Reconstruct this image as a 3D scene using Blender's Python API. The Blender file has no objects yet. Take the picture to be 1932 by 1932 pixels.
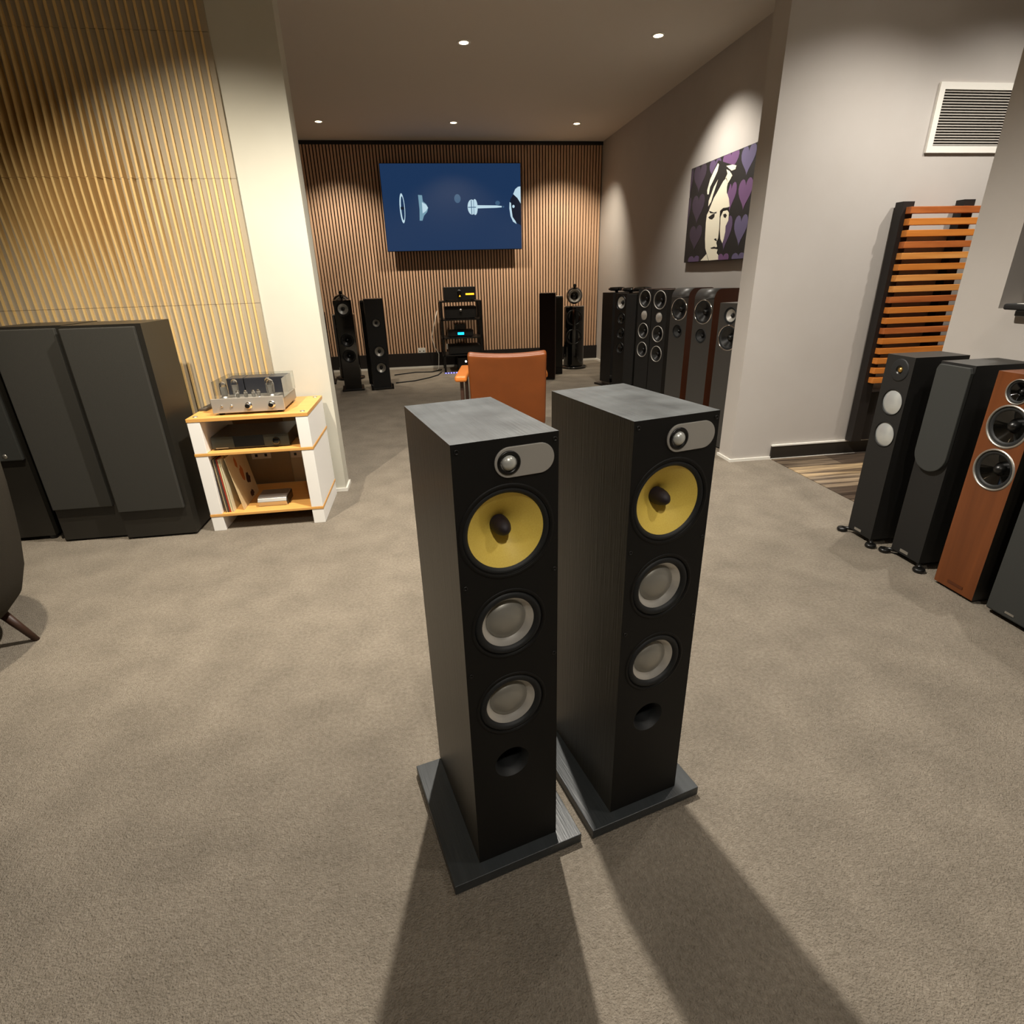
import bpy, bmesh, math, random
from mathutils import Matrix, Vector
random.seed(7)
PI = math.pi
C = bpy.context.scene.collection
SC = bpy.context.scene

# ------------------------------------------------------------ camera
YAW, PITCH, ROLL, CAMH, FPX = 0.139655, 0.401238, -0.02797, 1.28616, 1042.99
def cam_basis():
    cy, sy = math.cos(YAW), math.sin(YAW); cp, sp = math.cos(PITCH), math.sin(PITCH)
    f = Vector((sy*cp, cy*cp, -sp)); r = Vector((cy, -sy, 0)); u = r.cross(f)
    cr, sr = math.cos(ROLL), math.sin(ROLL)
    return r*cr+u*sr, -r*sr+u*cr, f
_r, _u, _f = cam_basis()
cd = bpy.data.cameras.new('camera'); cam = bpy.data.objects.new('camera', cd); C.objects.link(cam)
cd.sensor_width = 36; cd.lens = 36*FPX/1932; cd.clip_start = 0.02
cam.matrix_world = Matrix(((_r.x, _u.x, -_f.x, 0), (_r.y, _u.y, -_f.y, 0), (_r.z, _u.z, -_f.z, CAMH), (0, 0, 0, 1)))
SC.camera = cam
SC.view_settings.view_transform = 'Standard'; SC.view_settings.look = 'None'
SC.view_settings.exposure = 0.12; SC.view_settings.gamma = 1; SC.view_settings.use_curve_mapping = False
SC.cycles.max_bounces = 8
w = bpy.data.worlds.new('world'); SC.world = w; w.use_nodes = True
w.node_tree.nodes['Background'].inputs[0].default_value = (1.0, .9, .78, 1)
w.node_tree.nodes['Background'].inputs[1].default_value = 0.02

# ------------------------------------------------------------ lamps: (x, y, z, watts, cone deg, blend, colour, aim)
WARM = (1.0, .89, .73); WARM2 = (1.0, .93, .83); NEUT = (1.0, .94, .86)
LAMPS = [
 (0.21, 2.32, 3.0, 430, 130, .7, WARM2, (0.05, 0.0)),      # behind the two front loudspeakers
 (-1.25, 2.0, 3.0, 285, 86, .7, WARM, (.16, .44)),        # in front of the rack, pier and wave slats
 (2.66, 2.74, 3.0, 130, 125, .8, NEUT, (.0, .0)),          # by the wooden screen
 (0.35, -0.75, 3.0, 92, 130, .8, WARM2, (0, .25)),         # over the photographer
 (1.75, 0.5, 3.0, 45, 125, .8, NEUT, (.1, .1)),
 (-1.9, -0.6, 3.0, 25, 125, .8, WARM2, (0, .1)),
 (-1.05, 8.1, 3.0, 130, 95, .8, WARM, (0, .35)),           # back room wall washers
 (0.55, 8.1, 3.0, 150, 95, .6, WARM, (0, .35)),
 (2.1, 8.1, 3.0, 165, 95, .8, WARM, (0, .35)),
 (2.05, 5.35, 3.0, 135, 100, .8, WARM2, (.25, 0)),         # on the painting
 (0.5, 5.6, 3.0, 130, 110, .8, WARM2, (0, 0)),
 (3.75, 2.7, 3.0, 105, 120, .8, NEUT, (-.1, .1)),
]

# ------------------------------------------------------------ materials
def lin(c):
    if isinstance(c, str):
        c = tuple(int(c[i:i+2], 16)/255 for i in (0, 2, 4))
    return tuple(x/12.92 if x <= .04045 else ((x+.055)/1.055)**2.4 for x in c)+(1,)
def mat(name, col, rough=.5, metal=0, noise=None, bump=None, spec=.5, emit=None, coat=0, trans=0):
    """noise=(scale xyz, colour2, contrast)  bump=(scale, strength, distance)"""
    m = bpy.data.materials.new(name); m.use_nodes = True; nt = m.node_tree; b = nt.nodes['Principled BSDF']
    b.inputs['Base Color'].default_value = lin(col); b.inputs['Roughness'].default_value = rough
    b.inputs['Metallic'].default_value = metal; b.inputs['Specular IOR Level'].default_value = spec
    b.inputs['Coat Weight'].default_value = coat
    if trans:
        b.inputs['Transmission Weight'].default_value = trans
    if emit:
        b.inputs['Emission Color'].default_value = lin(emit[0]); b.inputs['Emission Strength'].default_value = emit[1]
    tc = nt.nodes.new('ShaderNodeTexCoord')
    if noise:
        mp = nt.nodes.new('ShaderNodeMapping'); mp.inputs['Scale'].default_value = noise[0]
        nz = nt.nodes.new('ShaderNodeTexNoise'); nz.inputs['Scale'].default_value = 1; nz.inputs['Detail'].default_value = 6
        nz.inputs['Roughness'].default_value = .6
        rp = nt.nodes.new('ShaderNodeValToRGB'); k = noise[2]
        rp.color_ramp.elements[0].position = .5-k; rp.color_ramp.elements[1].position = .5+k
        rp.color_ramp.elements[0].color = lin(noise[1]); rp.color_ramp.elements[1].color = lin(col)
        nt.links.new(tc.outputs['Object'], mp.inputs[0]); nt.links.new(mp.outputs[0], nz.inputs['Vector'])
        nt.links.new(nz.outputs[0], rp.inputs[0]); nt.links.new(rp.outputs[0], b.inputs['Base Color'])
    if bump:
        n2 = nt.nodes.new('ShaderNodeTexNoise'); n2.inputs['Scale'].default_value = bump[0]; n2.inputs['Detail'].default_value = 4
        bp = nt.nodes.new('ShaderNodeBump'); bp.inputs['Strength'].default_value = bump[1]; bp.inputs['Distance'].default_value = bump[2]
        if len(bump) > 3:
            mp2 = nt.nodes.new('ShaderNodeMapping'); mp2.inputs['Scale'].default_value = bump[3]
            nt.links.new(tc.outputs['Object'], mp2.inputs[0]); nt.links.new(mp2.outputs[0], n2.inputs['Vector'])
        else:
            nt.links.new(tc.outputs['Object'], n2.inputs['Vector'])
        nt.links.new(n2.outputs[0], bp.inputs['Height']); nt.links.new(bp.outputs[0], b.inputs['Normal'])
    return m
M = {}
M['carpet'] = mat('carpet', '9d9486', .97, noise=((85, 85, 85), '7a7164', .30), bump=(230, 1.0, .009), spec=.08)
def mottle(m, scale, k):
    nt = m.node_tree; b = nt.nodes['Principled BSDF']; src = b.inputs['Base Color'].links[0].from_socket
    tc = nt.nodes.new('ShaderNodeTexCoord'); nz = nt.nodes.new('ShaderNodeTexNoise'); nz.inputs['Scale'].default_value = scale; nz.inputs['Detail'].default_value = 5
    mr = nt.nodes.new('ShaderNodeMapRange'); mr.inputs[1].default_value = .3; mr.inputs[2].default_value = .7; mr.inputs[3].default_value = 1-k; mr.inputs[4].default_value = 1+k
    mx = nt.nodes.new('ShaderNodeMix'); mx.data_type = 'RGBA'; mx.blend_type = 'MULTIPLY'; mx.inputs[0].default_value = 1
    nt.links.new(tc.outputs['Object'], nz.inputs['Vector']); nt.links.new(nz.outputs[0], mr.inputs[0])
    nt.links.new(src, mx.inputs[6]); nt.links.new(mr.outputs[0], mx.inputs[7]); nt.links.new(mx.outputs[2], b.inputs['Base Color'])
mottle(M['carpet'], 5.5, .13)
M['paint'] = mat('wall paint', 'bdb8b2', .75, noise=((3, 3, 3), 'b7b1aa', .3), bump=(260, .12, .001), spec=.3)
M['paint_pier'] = mat('pier paint', 'c9c7ba', .75, noise=((3, 3, 3), 'c3c0b2', .3), bump=(260, .12, .001), spec=.3)
M['ceil'] = mat('ceiling paint', 'd6cfc4', .9, spec=.2)
M['white'] = mat('white lacquer', 'eeebe4', .35)
M['whitepaint'] = mat('white trim paint', 'e8e5dc', .45)
M['rackwhite'] = mat('white rack lacquer', 'fbfaf6', .4)
M['ply'] = mat('birch ply edge', 'e9ca8c', .5, noise=((60, 60, 4), 'd6b070', .25))
M['plyback'] = mat('ply backing face', 'ab9f8a', .6, noise=((9, 9, 2), '9f927a', .3))
M['oak'] = mat('oak slat', 'dbb594', .55, noise=((40, 40, 3), 'cda482', .3))
M['felt'] = mat('black felt', '1c130e', 1, spec=.1)
M['blacktrim'] = mat('black trim', '17110e', .6)
M['tile'] = mat('dark wall tile', '2a2622', .35)
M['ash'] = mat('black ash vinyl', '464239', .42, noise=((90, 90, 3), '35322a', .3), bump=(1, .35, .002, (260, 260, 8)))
M['ash_lit_top'] = mat('black ash lit top', '575b5c', .42, noise=((60, 4, 60), '434748', .3), bump=(1, .3, .002, (200, 10, 200)))  # same ash as the sides, lightened: reflected ceiling light put into the colour
mottle(M['ash_lit_top'], 10, .45)
M['plinth'] = mat('black ash plinth', '3a3e40', .36, noise=((60, 4, 60), '2c3032', .3), bump=(1, .3, .002, (200, 10, 200)))
M['baffle'] = mat('black baffle', '12110f', .6, spec=.3)
M['rubber'] = mat('rubber', '191b1c', .6)
M['kevlar'] = mat('yellow woven cone', 'f4da6c', .42, noise=((500, 500, 500), 'e9c858', .2), spec=.4)
M['plug'] = mat('dark plum plug', '231a20', .6)
M['alu'] = mat('brushed silver', 'b9b7b1', .38, .85)
M['coneg'] = mat('grey metal cone', 'aaa8a0', .42, .6)
M['conering'] = mat('silver ring cone', 'd8d6d0', .34, .6)
M['plate'] = mat('matt silver plate', 'b5b2ab', .5, .35)
M['domesilver'] = mat('pale metal dome', 'd6d8d2', .32, .4)
M['chrome'] = mat('chrome', 'dddddd', .12, 1)
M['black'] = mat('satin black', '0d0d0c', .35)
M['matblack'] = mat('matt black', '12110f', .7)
M['gloss'] = mat('gloss black', '060605', .08, coat=.5)
M['cloth'] = mat('dark grille cloth', '3a3935', .95, bump=(600, .4, .001), spec=.15)
M['cloth2'] = mat('charcoal grille cloth', '3b3c3a', .95, bump=(600, .4, .001), spec=.15)
M['vinyl'] = mat('black vinyl wrap', '26241f', .38, noise=((6, 6, 6), '201e1a', .3))
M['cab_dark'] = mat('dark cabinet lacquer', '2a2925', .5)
M['greylac'] = mat('grey lacquer', '3e3c39', .45)
M['walnut'] = mat('walnut veneer', '5e3016', .38, noise=((14, 14, 2), '48220c', .3))
M['walnut2'] = mat('red walnut veneer', '743f1b', .36, noise=((30, 30, 1.6), '5a2e11', .25))
M['pine'] = mat('oiled cedar', 'd98a3c', .45, noise=((2, 30, 30), 'c06f28', .25))
M['pine2'] = mat('pale oiled cedar', 'e8a65a', .45, noise=((2, 30, 30), 'c87c34', .25))
M['pine3'] = mat('red oiled cedar', 'c4743a', .45, noise=((3, 30, 30), '9c4f20', .25))
M['silvercone'] = mat('satin silver cone', 'cdd2d2', .33, .6)
M['bamboo'] = mat('bamboo board', 'e6b066', .4, noise=((2, 40, 40), 'd69c50', .3))
M['leather'] = mat('tan leather', '834416', .42, noise=((5, 5, 5), '723a11', .3), bump=(220, .15, .001))
M['leatherarm'] = mat('light tan leather', 'd07a30', .4, bump=(220, .15, .001))
M['wooddark'] = mat('dark wood', '3b2418', .5)
M['fabric'] = mat('grey brown upholstery', '37332c', .95, bump=(400, .5, .002), spec=.1)
M['glass'] = mat('clear glass', 'ffffff', .02, trans=1.0)
M['acryl'] = mat('clear acrylic', 'e8ecec', .03, trans=1.0)
M['amber'] = mat('amber display', '000000', .5, emit=('ffa020', 3.0))
M['blueled'] = mat('cyan display', '000000', .5, emit=('10b0ff', 4.0))
M['whiteled'] = mat('white indicator', '000000', .5, emit=('ffffff', 6.0))
M['violetled'] = mat('violet indicator', '000000', .5, emit=('6a6aff', 5.0))
M['lampglow'] = mat('lamp lens', 'ffffff', .5, emit=('ffe0b0', 12.0))
M['tvblue'] = mat('lit screen blue', '000000', .7, emit=('1b3253', 1.0), spec=.12)
M['tvlight'] = mat('lit screen pale', '000000', .3, emit=('b4cfdc', 1.0))
M['tvmid'] = mat('lit screen mid', '000000', .3, emit=('6d93a6', 1.0))
M['tvdim'] = mat('lit screen dim', '000000', .3, emit=('3a5a78', 1.0))
M['tvdark'] = mat('lit screen dark', '000000', .3, emit=('0c1526', 1.0))
M['canvas'] = mat('black painted canvas', '241f1c', .7, noise=((8, 8, 8), '1b1715', .3))
for k, c in dict(p1='3f3340', p2='5c4a68', p3='6f4e76', p4='655c7c', cream='f1ead2').items():
    M[k] = mat('paint '+k, c, .7, noise=((9, 9, 9), c, .3))
M['planks'] = []
for i, (a, b_) in enumerate((('7f6f5c', '3a3028'), ('a8947a', '4f4338'), ('5f5144', '352c25'), ('c9ae86', '5c4d3e'))):
    M['planks'].append(mat('floor plank %s' % 'abcd'[i], a, .3, noise=((1.6, 22, 16), b_, .13)))
M['louvre'] = mat('louvre grey', '9c978f', .5)
M['tvbody'] = mat('tv casing', '0c0c0c', .3)

# ------------------------------------------------------------ mesh helpers
class MB:
    def __init__(s): s.v = []; s.f = []; s.m = []; s.s = []
    def add(s, vs, fs, mi=0, smooth=False):
        o = len(s.v); s.v += [tuple(v) for v in vs]
        for f in fs: s.f.append([i+o for i in f]); s.m.append(mi); s.s.append(smooth)
        return s
    def box(s, x0, x1, y0, y1, z0, z1, mi=0):
        v = [(x0,y0,z0),(x1,y0,z0),(x1,y1,z0),(x0,y1,z0),(x0,y0,z1),(x1,y0,z1),(x1,y1,z1),(x0,y1,z1)]
        return s.add(v, [(0,3,2,1),(4,5,6,7),(0,1,5,4),(1,2,6,5),(2,3,7,6),(3,0,4,7)], mi)
    def lathe(s, prof, o=(0,0,0), axis='y', n=40, mi=0, smooth=True, sx=1, sz=1, rings=None):
        """prof: list of (radius, offset along axis). axis '-y': offset towards -y ; 'z': upward"""
        vs = []; k = len(prof)
        for j in range(n):
            t = 2*PI*j/n; c, q = math.cos(t)*sx, math.sin(t)*sz
            for r, d in prof:
                if axis == 'z': vs.append((o[0]+r*c, o[1]+r*q, o[2]+d))
                elif axis == '-y': vs.append((o[0]+r*c, o[1]-d, o[2]+r*q))
                else: vs.append((o[0]+d, o[1]+r*c, o[2]+r*q))
        fs = []; ms = []
        for j in range(n):
            a, b = j*k, ((j+1) % n)*k
            for i in range(k-1):
                if axis == 'z' or axis == 'x': fs.append((a+i, b+i, b+i+1, a+i+1))
                else: fs.append((a+i, b+i, b+i+1, a+i+1))
                ms.append(mi if rings is None else rings[i])
        o0 = len(s.v); s.v += vs
        for f, m in zip(fs, ms): s.f.append([i+o0 for i in f]); s.m.append(m); s.s.append(smooth)
        return s
    def tube(s, pts, r, n=8, mi=0, r2=None):
        pts = [Vector(p) for p in pts]; k = len(pts); vs = []
        for i, p in enumerate(pts):
            d = (pts[min(i+1, k-1)]-pts[max(i-1, 0)]).normalized()
            a = d.cross(Vector((0, 0, 1)) if abs(d.z) < .9 else Vector((1, 0, 0))).normalized(); b = d.cross(a)
            rr = r if r2 is None else r+(r2-r)*i/(k-1)
            for j in range(n):
                t = 2*PI*j/n; vs.append(p+a*rr*math.cos(t)+b*rr*math.sin(t))
        fs = []
        for i in range(k-1):
            for j in range(n):
                fs.append((i*n+j, i*n+(j+1) % n, (i+1)*n+(j+1) % n, (i+1)*n+j))
        s.add(vs, fs, mi, True)
        s.add(vs[:n], [tuple(range(n))[::-1]], mi); s.add(vs[-n:], [tuple(range(n))], mi)
        return s
    def prism(s, poly, z0, z1, mi=0, plane='xy'):
        n = len(poly)
        def p(a, b, c):
            return {'xy': (a, b, c), 'xz': (a, c, b), 'yz': (c, a, b)}[plane]
        v = [p(a, b, z0) for a, b in poly]+[p(a, b, z1) for a, b in poly]
        f = [tuple(range(n))[::-1], tuple(range(n, 2*n))]+[(i, (i+1) % n, (i+1) % n+n, i+n) for i in range(n)]
        return s.add(v, f, mi)
    def build(s, name, mats, parent=None, bevel=0, seg=2, loc=None, fix=True):
        me = bpy.data.meshes.new(name); me.from_pydata(s.v, [], s.f)
        if not isinstance(mats, (list, tuple)): mats = [mats]
        for m in mats: me.materials.append(M[m] if isinstance(m, str) else m)
        me.polygons.foreach_set('material_index', s.m); me.polygons.foreach_set('use_smooth', s.s)
        if fix:
            bm = bmesh.new(); bm.from_mesh(me)
            bmesh.ops.remove_doubles(bm, verts=bm.verts, dist=1e-5)
            bmesh.ops.recalc_face_normals(bm, faces=bm.faces); bm.to_mesh(me); bm.free()
        me.update()
        o = bpy.data.objects.new(name, me); C.objects.link(o)
        if parent: o.parent = parent
        if loc: o.location = loc
        if bevel:
            b = o.modifiers.new('bevel', 'BEVEL'); b.width = bevel; b.segments = seg; b.limit_method = 'ANGLE'; b.angle_limit = .6
            b.harden_normals = False
        return o
def tag(o, label, cat, group=None, kind=None):
    o['label'] = label; o['category'] = cat
    if group: o['group'] = group
    if kind: o['kind'] = kind
    return o
def thing(name, label, cat, loc=(0, 0, 0), a=0, group=None):
    o = bpy.data.objects.new(name, None); C.objects.link(o); o.location = loc; o.rotation_euler = (0, 0, a)
    o.empty_display_size = .1
    return tag(o, label, cat, group)
def struct(o): o['kind'] = 'structure'; return o
def copy_to(src, parent=None, loc=None):
    c = src.copy(); C.objects.link(c)
    if parent is not None: c.parent = parent
    if loc is not None: c.location = loc
    return c

# ------------------------------------------------------------ room shell
YF, YB, ZC = 3.6, 9.12, 3.05      # face of the dividing wall, rear wall, ceiling
floor = struct(MB().box(-5, 6, -4, 9.3, -.05, 0).build('floor', 'carpet'))
ceil = struct(MB().box(-5, 6, -4, 9.3, ZC, ZC+.05).build('ceiling', 'ceil'))
wl = struct(MB().box(-5, -.61, YF, YF+.15, 0, ZC).build('wall_left', 'paint_pier'))
wr = struct(MB().box(2.132, 6, YF, YF+.17, 0, ZC).build('wall_right', 'paint'))
wb = struct(MB().box(-3, 2.75, YB, YB+.1, 0, ZC).build('wall_back', 'felt'))
struct(MB().box(2.75, 2.9, YF+.17, YB+.1, 0, ZC).build('wall_backroom_right', 'paint'))
struct(MB().box(-2.5, -2.4, YF+.15, YB, 0, ZC).build('wall_backroom_left', 'paint'))
struct(MB().box(2.55, 2.7, -4, 1.0, 0, ZC).box(2.55, 2.7, 1.0, 2.285, 0, 1.102).box(2.55, 2.7, 1.0, 2.285, 2.1, ZC).box(2.55, 2.7, 2.285, 2.51, 0, ZC).build('wall_corridor', 'paint'))
struct(MB().box(5.9, 6, -4, YF, 0, ZC).build('wall_far_right', 'paint'))
struct(MB().box(-4.6, -4.5, -4, YF, 0, ZC).build('wall_far_left', 'paint'))
struct(MB().box(-4.5, 5.9, -4.1, -4, 0, ZC).build('wall_rear', 'paint'))
# skirtings
struct(MB().box(-.61-.32, -.598, YF-.012, YF, 0, .022).box(-.61, -.598, YF, YF+.162, 0, .022).build('baseboard_left', 'whitepaint'))
struct(MB().box(2.12, 2.44, YF-.012, YF, 0, .02).box(2.12, 2.132, YF, YF+.182, 0, .02).build('baseboard_right', 'whitepaint'))
bb = struct(MB().box(2.44, 3.9, YF-.014, YF, .004, .098).build('baseboard_corridor', 'tile'))
MB().box(2.44, 3.9, YF-.018, YF, .098, .108).build('cap', 'whitepaint', bb)
MB().box(2.44, 3.9, YF-.02, YF-.012, 0, .006).build('bead', 'whitepaint', bb)
struct(MB().box(-2.4, 2.75, YB-.05, YB, .03, .232).build('baseboard_back', 'blacktrim'))
struct(MB().box(-2.4, 2.75, YB-.06, YB-.001, 0, .03).box(2.735, 2.75, YF+.18, YB-.06, 0, .03).build('trim_back', 'whitepaint'))
struct(MB().box(-2.4, 2.75, YB-.05, YB, ZC-.045, ZC-.001).build('trim_ceiling', 'blacktrim'))

# oak slats of the rear wall
n = 0; x = 2.72
first = None
while x > -1.78:
    if first is None:
        first = MB().box(-.014, .014, -.03, 0, .232, ZC-.045).build('slat', 'oak', wb, loc=(x, YB-.002, 0))
    else:
        copy_to(first, loc=(x, YB-.002, 0))
    x -= .044
# wave-cut slat wall on the left: backing panels and fins, four rows
def wave(x, z):
    d = .007
    d += .072*math.exp(-((x+1.74+.2*(z-1.75))/.40)**2-((z-1.78)/.42)**2)
    d += .045*math.exp(-((x+2.35)/.38)**2-((z-2.25)/.5)**2)
    return d
rows = [.568, 1.188, 1.808, 2.428, ZC-.002]
PF = YF-.018                                                            # face of the backing panels
for i in range(4):
    for j in range(4):
        x1 = -.928 if j == 0 else -1.508-.585*(j-1); x0 = -1.508-.585*j
        MB().box(x0+.0008, x1-.0008, PF, YF, rows[i]+.0008, rows[i+1]-.0008).build('panel', 'plyback', wl)
for k in range(60):
    xc = -.962-.039*k; hw = .0052
    if xc < -3.32: break
    for i in range(4):
        z0, z1 = rows[i]+.0008, rows[i+1]-.0008; N = 11 if i < 3 else 9
        vs = []; fs = []; jx = random.uniform(-.0015, .0015)
        for q in range(N):
            z = z0+(z1-z0)*q/(N-1); d = wave(xc, z)
            vs += [(xc-hw+jx, PF, z), (xc-hw+jx, PF-d, z), (xc+hw+jx, PF-d, z), (xc+hw+jx, PF, z)]
        for q in range(N-1):
            a = q*4; b = a+4
            fs += [(a, a+1, b+1, b), (a+1, a+2, b+2, b+1), (a+2, a+3, b+3, b+2)]
        fs += [(0, 3, 2, 1), (N*4-4, N*4-3, N*4-2, N*4-1)]
        MB().add(vs, fs).build('slat', 'ply', wl)
MB().box(-3.35, -.928, YF-.008, YF, .0, .566).build('kick_panel', 'plyback', wl)

# timber-look planks of the corridor
plist = [(2.445, 2.867, 3.378, 3.595, 0), (2.87, 4.2, 3.378, 3.595, 2), (2.445, 3.45, 3.17, 3.375, 3), (3.453, 5, 3.17, 3.375, 1),
         (2.445, 3.1, 2.963, 3.167, 1), (3.103, 4.6, 2.963, 3.167, 0), (2.445, 2.8, 2.756, 2.96, 2), (2.803, 4.1, 2.756, 2.96, 1),
         (2.445, 3.3, 2.55, 2.753, 0), (3.303, 4.6, 2.55, 2.753, 3), (2.72, 3.7, 2.343, 2.547, 1), (2.72, 4.2, 2.137, 2.34, 2)]
for x0, x1, y0, y1, mi in plist:
    MB().box(x0, x1, y0, y1, 0, .004).build('plank', M['planks'][mi], floor)

# wall vent of the corridor
v = thing('wall_vent', 'white framed air vent with fine grey louvres high on the right wall', 'vent', (3.152, YF, 1.93))
f = MB().box(0, .8, -.014, 0, 0, .036).box(0, .8, -.014, 0, .324, .36).box(0, .036, -.014, 0, .036, .324).box(.764, .8, -.014, 0, .036, .324)
f.build('frame', 'whitepaint', v)
MB().box(.036, .764, -.003, 0, .036, .324).build('backing', 'matblack', v)
for i in range(20):
    z = .040+i*.0143
    MB().add([(.036, -.012, z), (.764, -.012, z), (.764, -.003, z+.010), (.036, -.003, z+.010), (.036, -.0105, z-.0015), (.764, -.0105, z-.0015)], [(0, 1, 2, 3), (0, 4, 5, 1)]).build('louvre', 'louvre', v)

# ceiling downlights
for i, (x, y, z, W, cone, bl, col, aim) in enumerate(LAMPS):
    wh = ['over the two front loudspeakers', 'in front of the white rack', 'above the wooden screen', 'above the photographer', 'above the right row of loudspeakers', 'above the tub chair', 'at the left of the back room', 'in front of the television', 'at the right of the back room', 'above the painting', 'above the tan armchair', 'above the corridor'][i]
    t = thing('downlight', 'round recessed white ceiling spotlight '+wh, 'downlight', (x, y, ZC))
    MB().lathe([(.038, -.004), (.055, -.006), (.058, -.003), (.058, 0)], axis='z', n=32).build('trim_ring', 'white', t)
    MB().lathe([(0, -.002), (.038, -.004)], axis='z', n=32).build('lens', 'lampglow', t)
    l = bpy.data.lights.new('downlight lamp', 'SPOT'); l.energy = W; l.spot_size = math.radians(cone); l.spot_blend = bl
    l.color = col; l.shadow_soft_size = .028
    o = bpy.data.objects.new('downlight_lamp', l); C.objects.link(o); o.parent = t; o.location = (0, 0, -.03)
    d = Vector((aim[0], aim[1], -1)); o.rotation_euler = d.to_track_quat('-Z', 'Y').to_euler()

# ------------------------------------------------------------ loudspeaker kit
def cell(mb, x0, x1, z0, z1, cx, cz, r, y=0, n=40, mi=0):
    ang = sorted(set([2*PI*i/n for i in range(n)]+[math.atan2(z-cz, x-cx) % (2*PI) for x in (x0, x1) for z in (z0, z1)]))
    inn = []; out = []
    for t in ang:
        c, s = math.cos(t), math.sin(t); inn.append((cx+r*c, y, cz+r*s))
        k = min([((x1-cx)/c if c > 0 else (x0-cx)/c) if abs(c) > 1e-9 else 9e9, ((z1-cz)/s if s > 0 else (z0-cz)/s) if abs(s) > 1e-9 else 9e9])
        out.append((cx+k*c, y, cz+k*s))
    m = len(ang)
    mb.add(inn+out, [(i, (i+1) % m, (i+1) % m+m, i+m) for i in range(m)], mi)
def cabinet(t, W, D, z0, z1, holes, mats, round_top=0, name='cabinet', x_off=0):
    """mats: [baffle, side, top]; holes: (x, z, r) sorted by z, one per height"""
    mb = MB(); h = W/2; zf = z1-round_top
    hs = sorted(holes, key=lambda q: q[1]); zs = [z0]
    for a, b in zip(hs, hs[1:]): zs.append((a[1]+a[2]+b[1]-b[2])/2)
    zs.append(zf)
    if hs:
        for i, (cx, cz, r) in enumerate(hs): cell(mb, -h, h, zs[i], zs[i+1], cx, cz, r)
    else: mb.add([(-h, 0, z0), (h, 0, z0), (h, 0, zf), (-h, 0, zf)], [(0, 1, 2, 3)])
    prof = [(0, zf)]
    if round_top:
        R = round_top
        prof += [(R-R*math.cos(a), zf+R*math.sin(a)) for a in [PI/2*i/8 for i in range(1, 9)]]
        prof += [(D-R+R*math.sin(a), zf+R*math.cos(a)) for a in [PI/2*i/8 for i in range(0, 9)]]
    else: prof += [(D, z1)]
    for (a, b), (c, d) in zip(prof, prof[1:]):
        mb.add([(-h, a, b), (h, a, b), (h, c, d), (-h, c, d)], [(0, 1, 2, 3)], 2, bool(round_top))
    full = [(0, z0)]+prof+([(D, z0)] if prof[-1] != (D, z0) else [])
    for sx in (-h, h): mb.add([(sx, a, b) for a, b in full], [tuple(range(len(full)))], 1)
    mb.add([(-h, D, z0), (h, D, z0), (h, D, prof[-1][1]), (-h, D, prof[-1][1])], [(0, 1, 2, 3)], 1)
    mb.add([(-h, 0, z0), (h, 0, z0), (h, D, z0), (-h, D, z0)], [(0, 1, 2, 3)], 1)
    return mb.build(name, mats, t)
def driver(t, x, z, r, kind, rim='rubber', cone='coneg', name='woofer', y=0):
    """r = outer radius (hole)."""
    o = (x, y, z)
    if kind == 'kevlar':
        d = MB().lathe([(r*1.10, 0), (r*1.095, .001), (r*1.03, .0015), (r*.985, -.004), (r*.985, -.03)], o, '-y', 64).build(name, 'baffle', t)
        MB().lathe([(r*.995, -.002), (r*.955, .0005), (r*.91, -.002), (r*.87, -.006)], o, '-y', 64).build('surround', 'rubber', d)
        MB().lathe([(r*.88, -.006), (r*.86, -.007), (r*.65, -.019), (r*.45, -.031), (r*.28, -.041), (r*.19, -.048)], o, '-y', 64).build('cone', 'kevlar', d)
        MB().lathe([(r*.205, -.055), (r*.21, -.036), (r*.19, -.024), (r*.15, -.014), (r*.10, -.008), (r*.045, -.0045), (0, -.0035)], o, '-y', 32).build('phase_plug', 'plug', d)
    elif kind == 'bass':
        d = MB().lathe([(r*1.10, 0), (r*1.095, .001), (r*1.02, .0015), (r*.98, -.004), (r*.98, -.02)], o, '-y', 56).build(name, 'baffle', t)
        MB().lathe([(r*.99, -.004), (r*.95, .0), (r*.87, .003), (r*.79, -.001), (r*.76, -.007)], o, '-y', 56).build('surround', 'rubber', d)
        MB().lathe([(r*.77, -.006), (r*.755, -.006), (r*.60, -.018), (r*.57, -.019)], o, '-y', 56).build('cone', 'conering', d)
        MB().lathe([(r*.585, -.018), (r*.57, -.016), (r*.45, -.0105), (r*.30, -.0065), (r*.15, -.0045), (0, -.004)], o, '-y', 56).build('dust_cap', 'coneg', d)
    elif kind == 'dome':            # convex metal cone
        d = MB().lathe([(r*1.05, 0), (r*1.05, .002), (r, .003), (r*.97, -.004)], o, '-y', 40).build(name, rim, t)
        MB().lathe([(r*.98, -.003), (r*.7, .004), (r*.4, .008), (0, .010)], o, '-y', 40).build('cone', cone, d)
    elif kind == 'dish':            # concave cone with bright rim and bullet
        d = MB().lathe([(r*.98, -.02), (r*.98, -.002), (r*1.0, .004), (r*1.05, .004), (r*1.08, 0)], o, '-y', 44).build(name, rim, t)
        MB().lathe([(r*.97, -.004), (r*.9, 0), (r*.82, -.003), (r*.78, -.006)], o, '-y', 44).build('surround', 'rubber', d)
        MB().lathe([(r*.80, -.005), (r*.55, -.018), (r*.25, -.032)], o, '-y', 44).build('cone', cone, d)
        MB().lathe([(r*.30, -.036), (r*.25, -.020), (r*.15, -.011), (0, -.007)], o, '-y', 28).build('phase_plug', 'black', d)
    elif kind == 'port':
        d = MB().lathe([(r, 0), (r*.86, -.008), (r*.76, -.02), (r*.72, -.045), (r*.70, -.12), (0, -.121)], o, '-y', 48).build('port', 'rubber', t)
    return d
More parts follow.
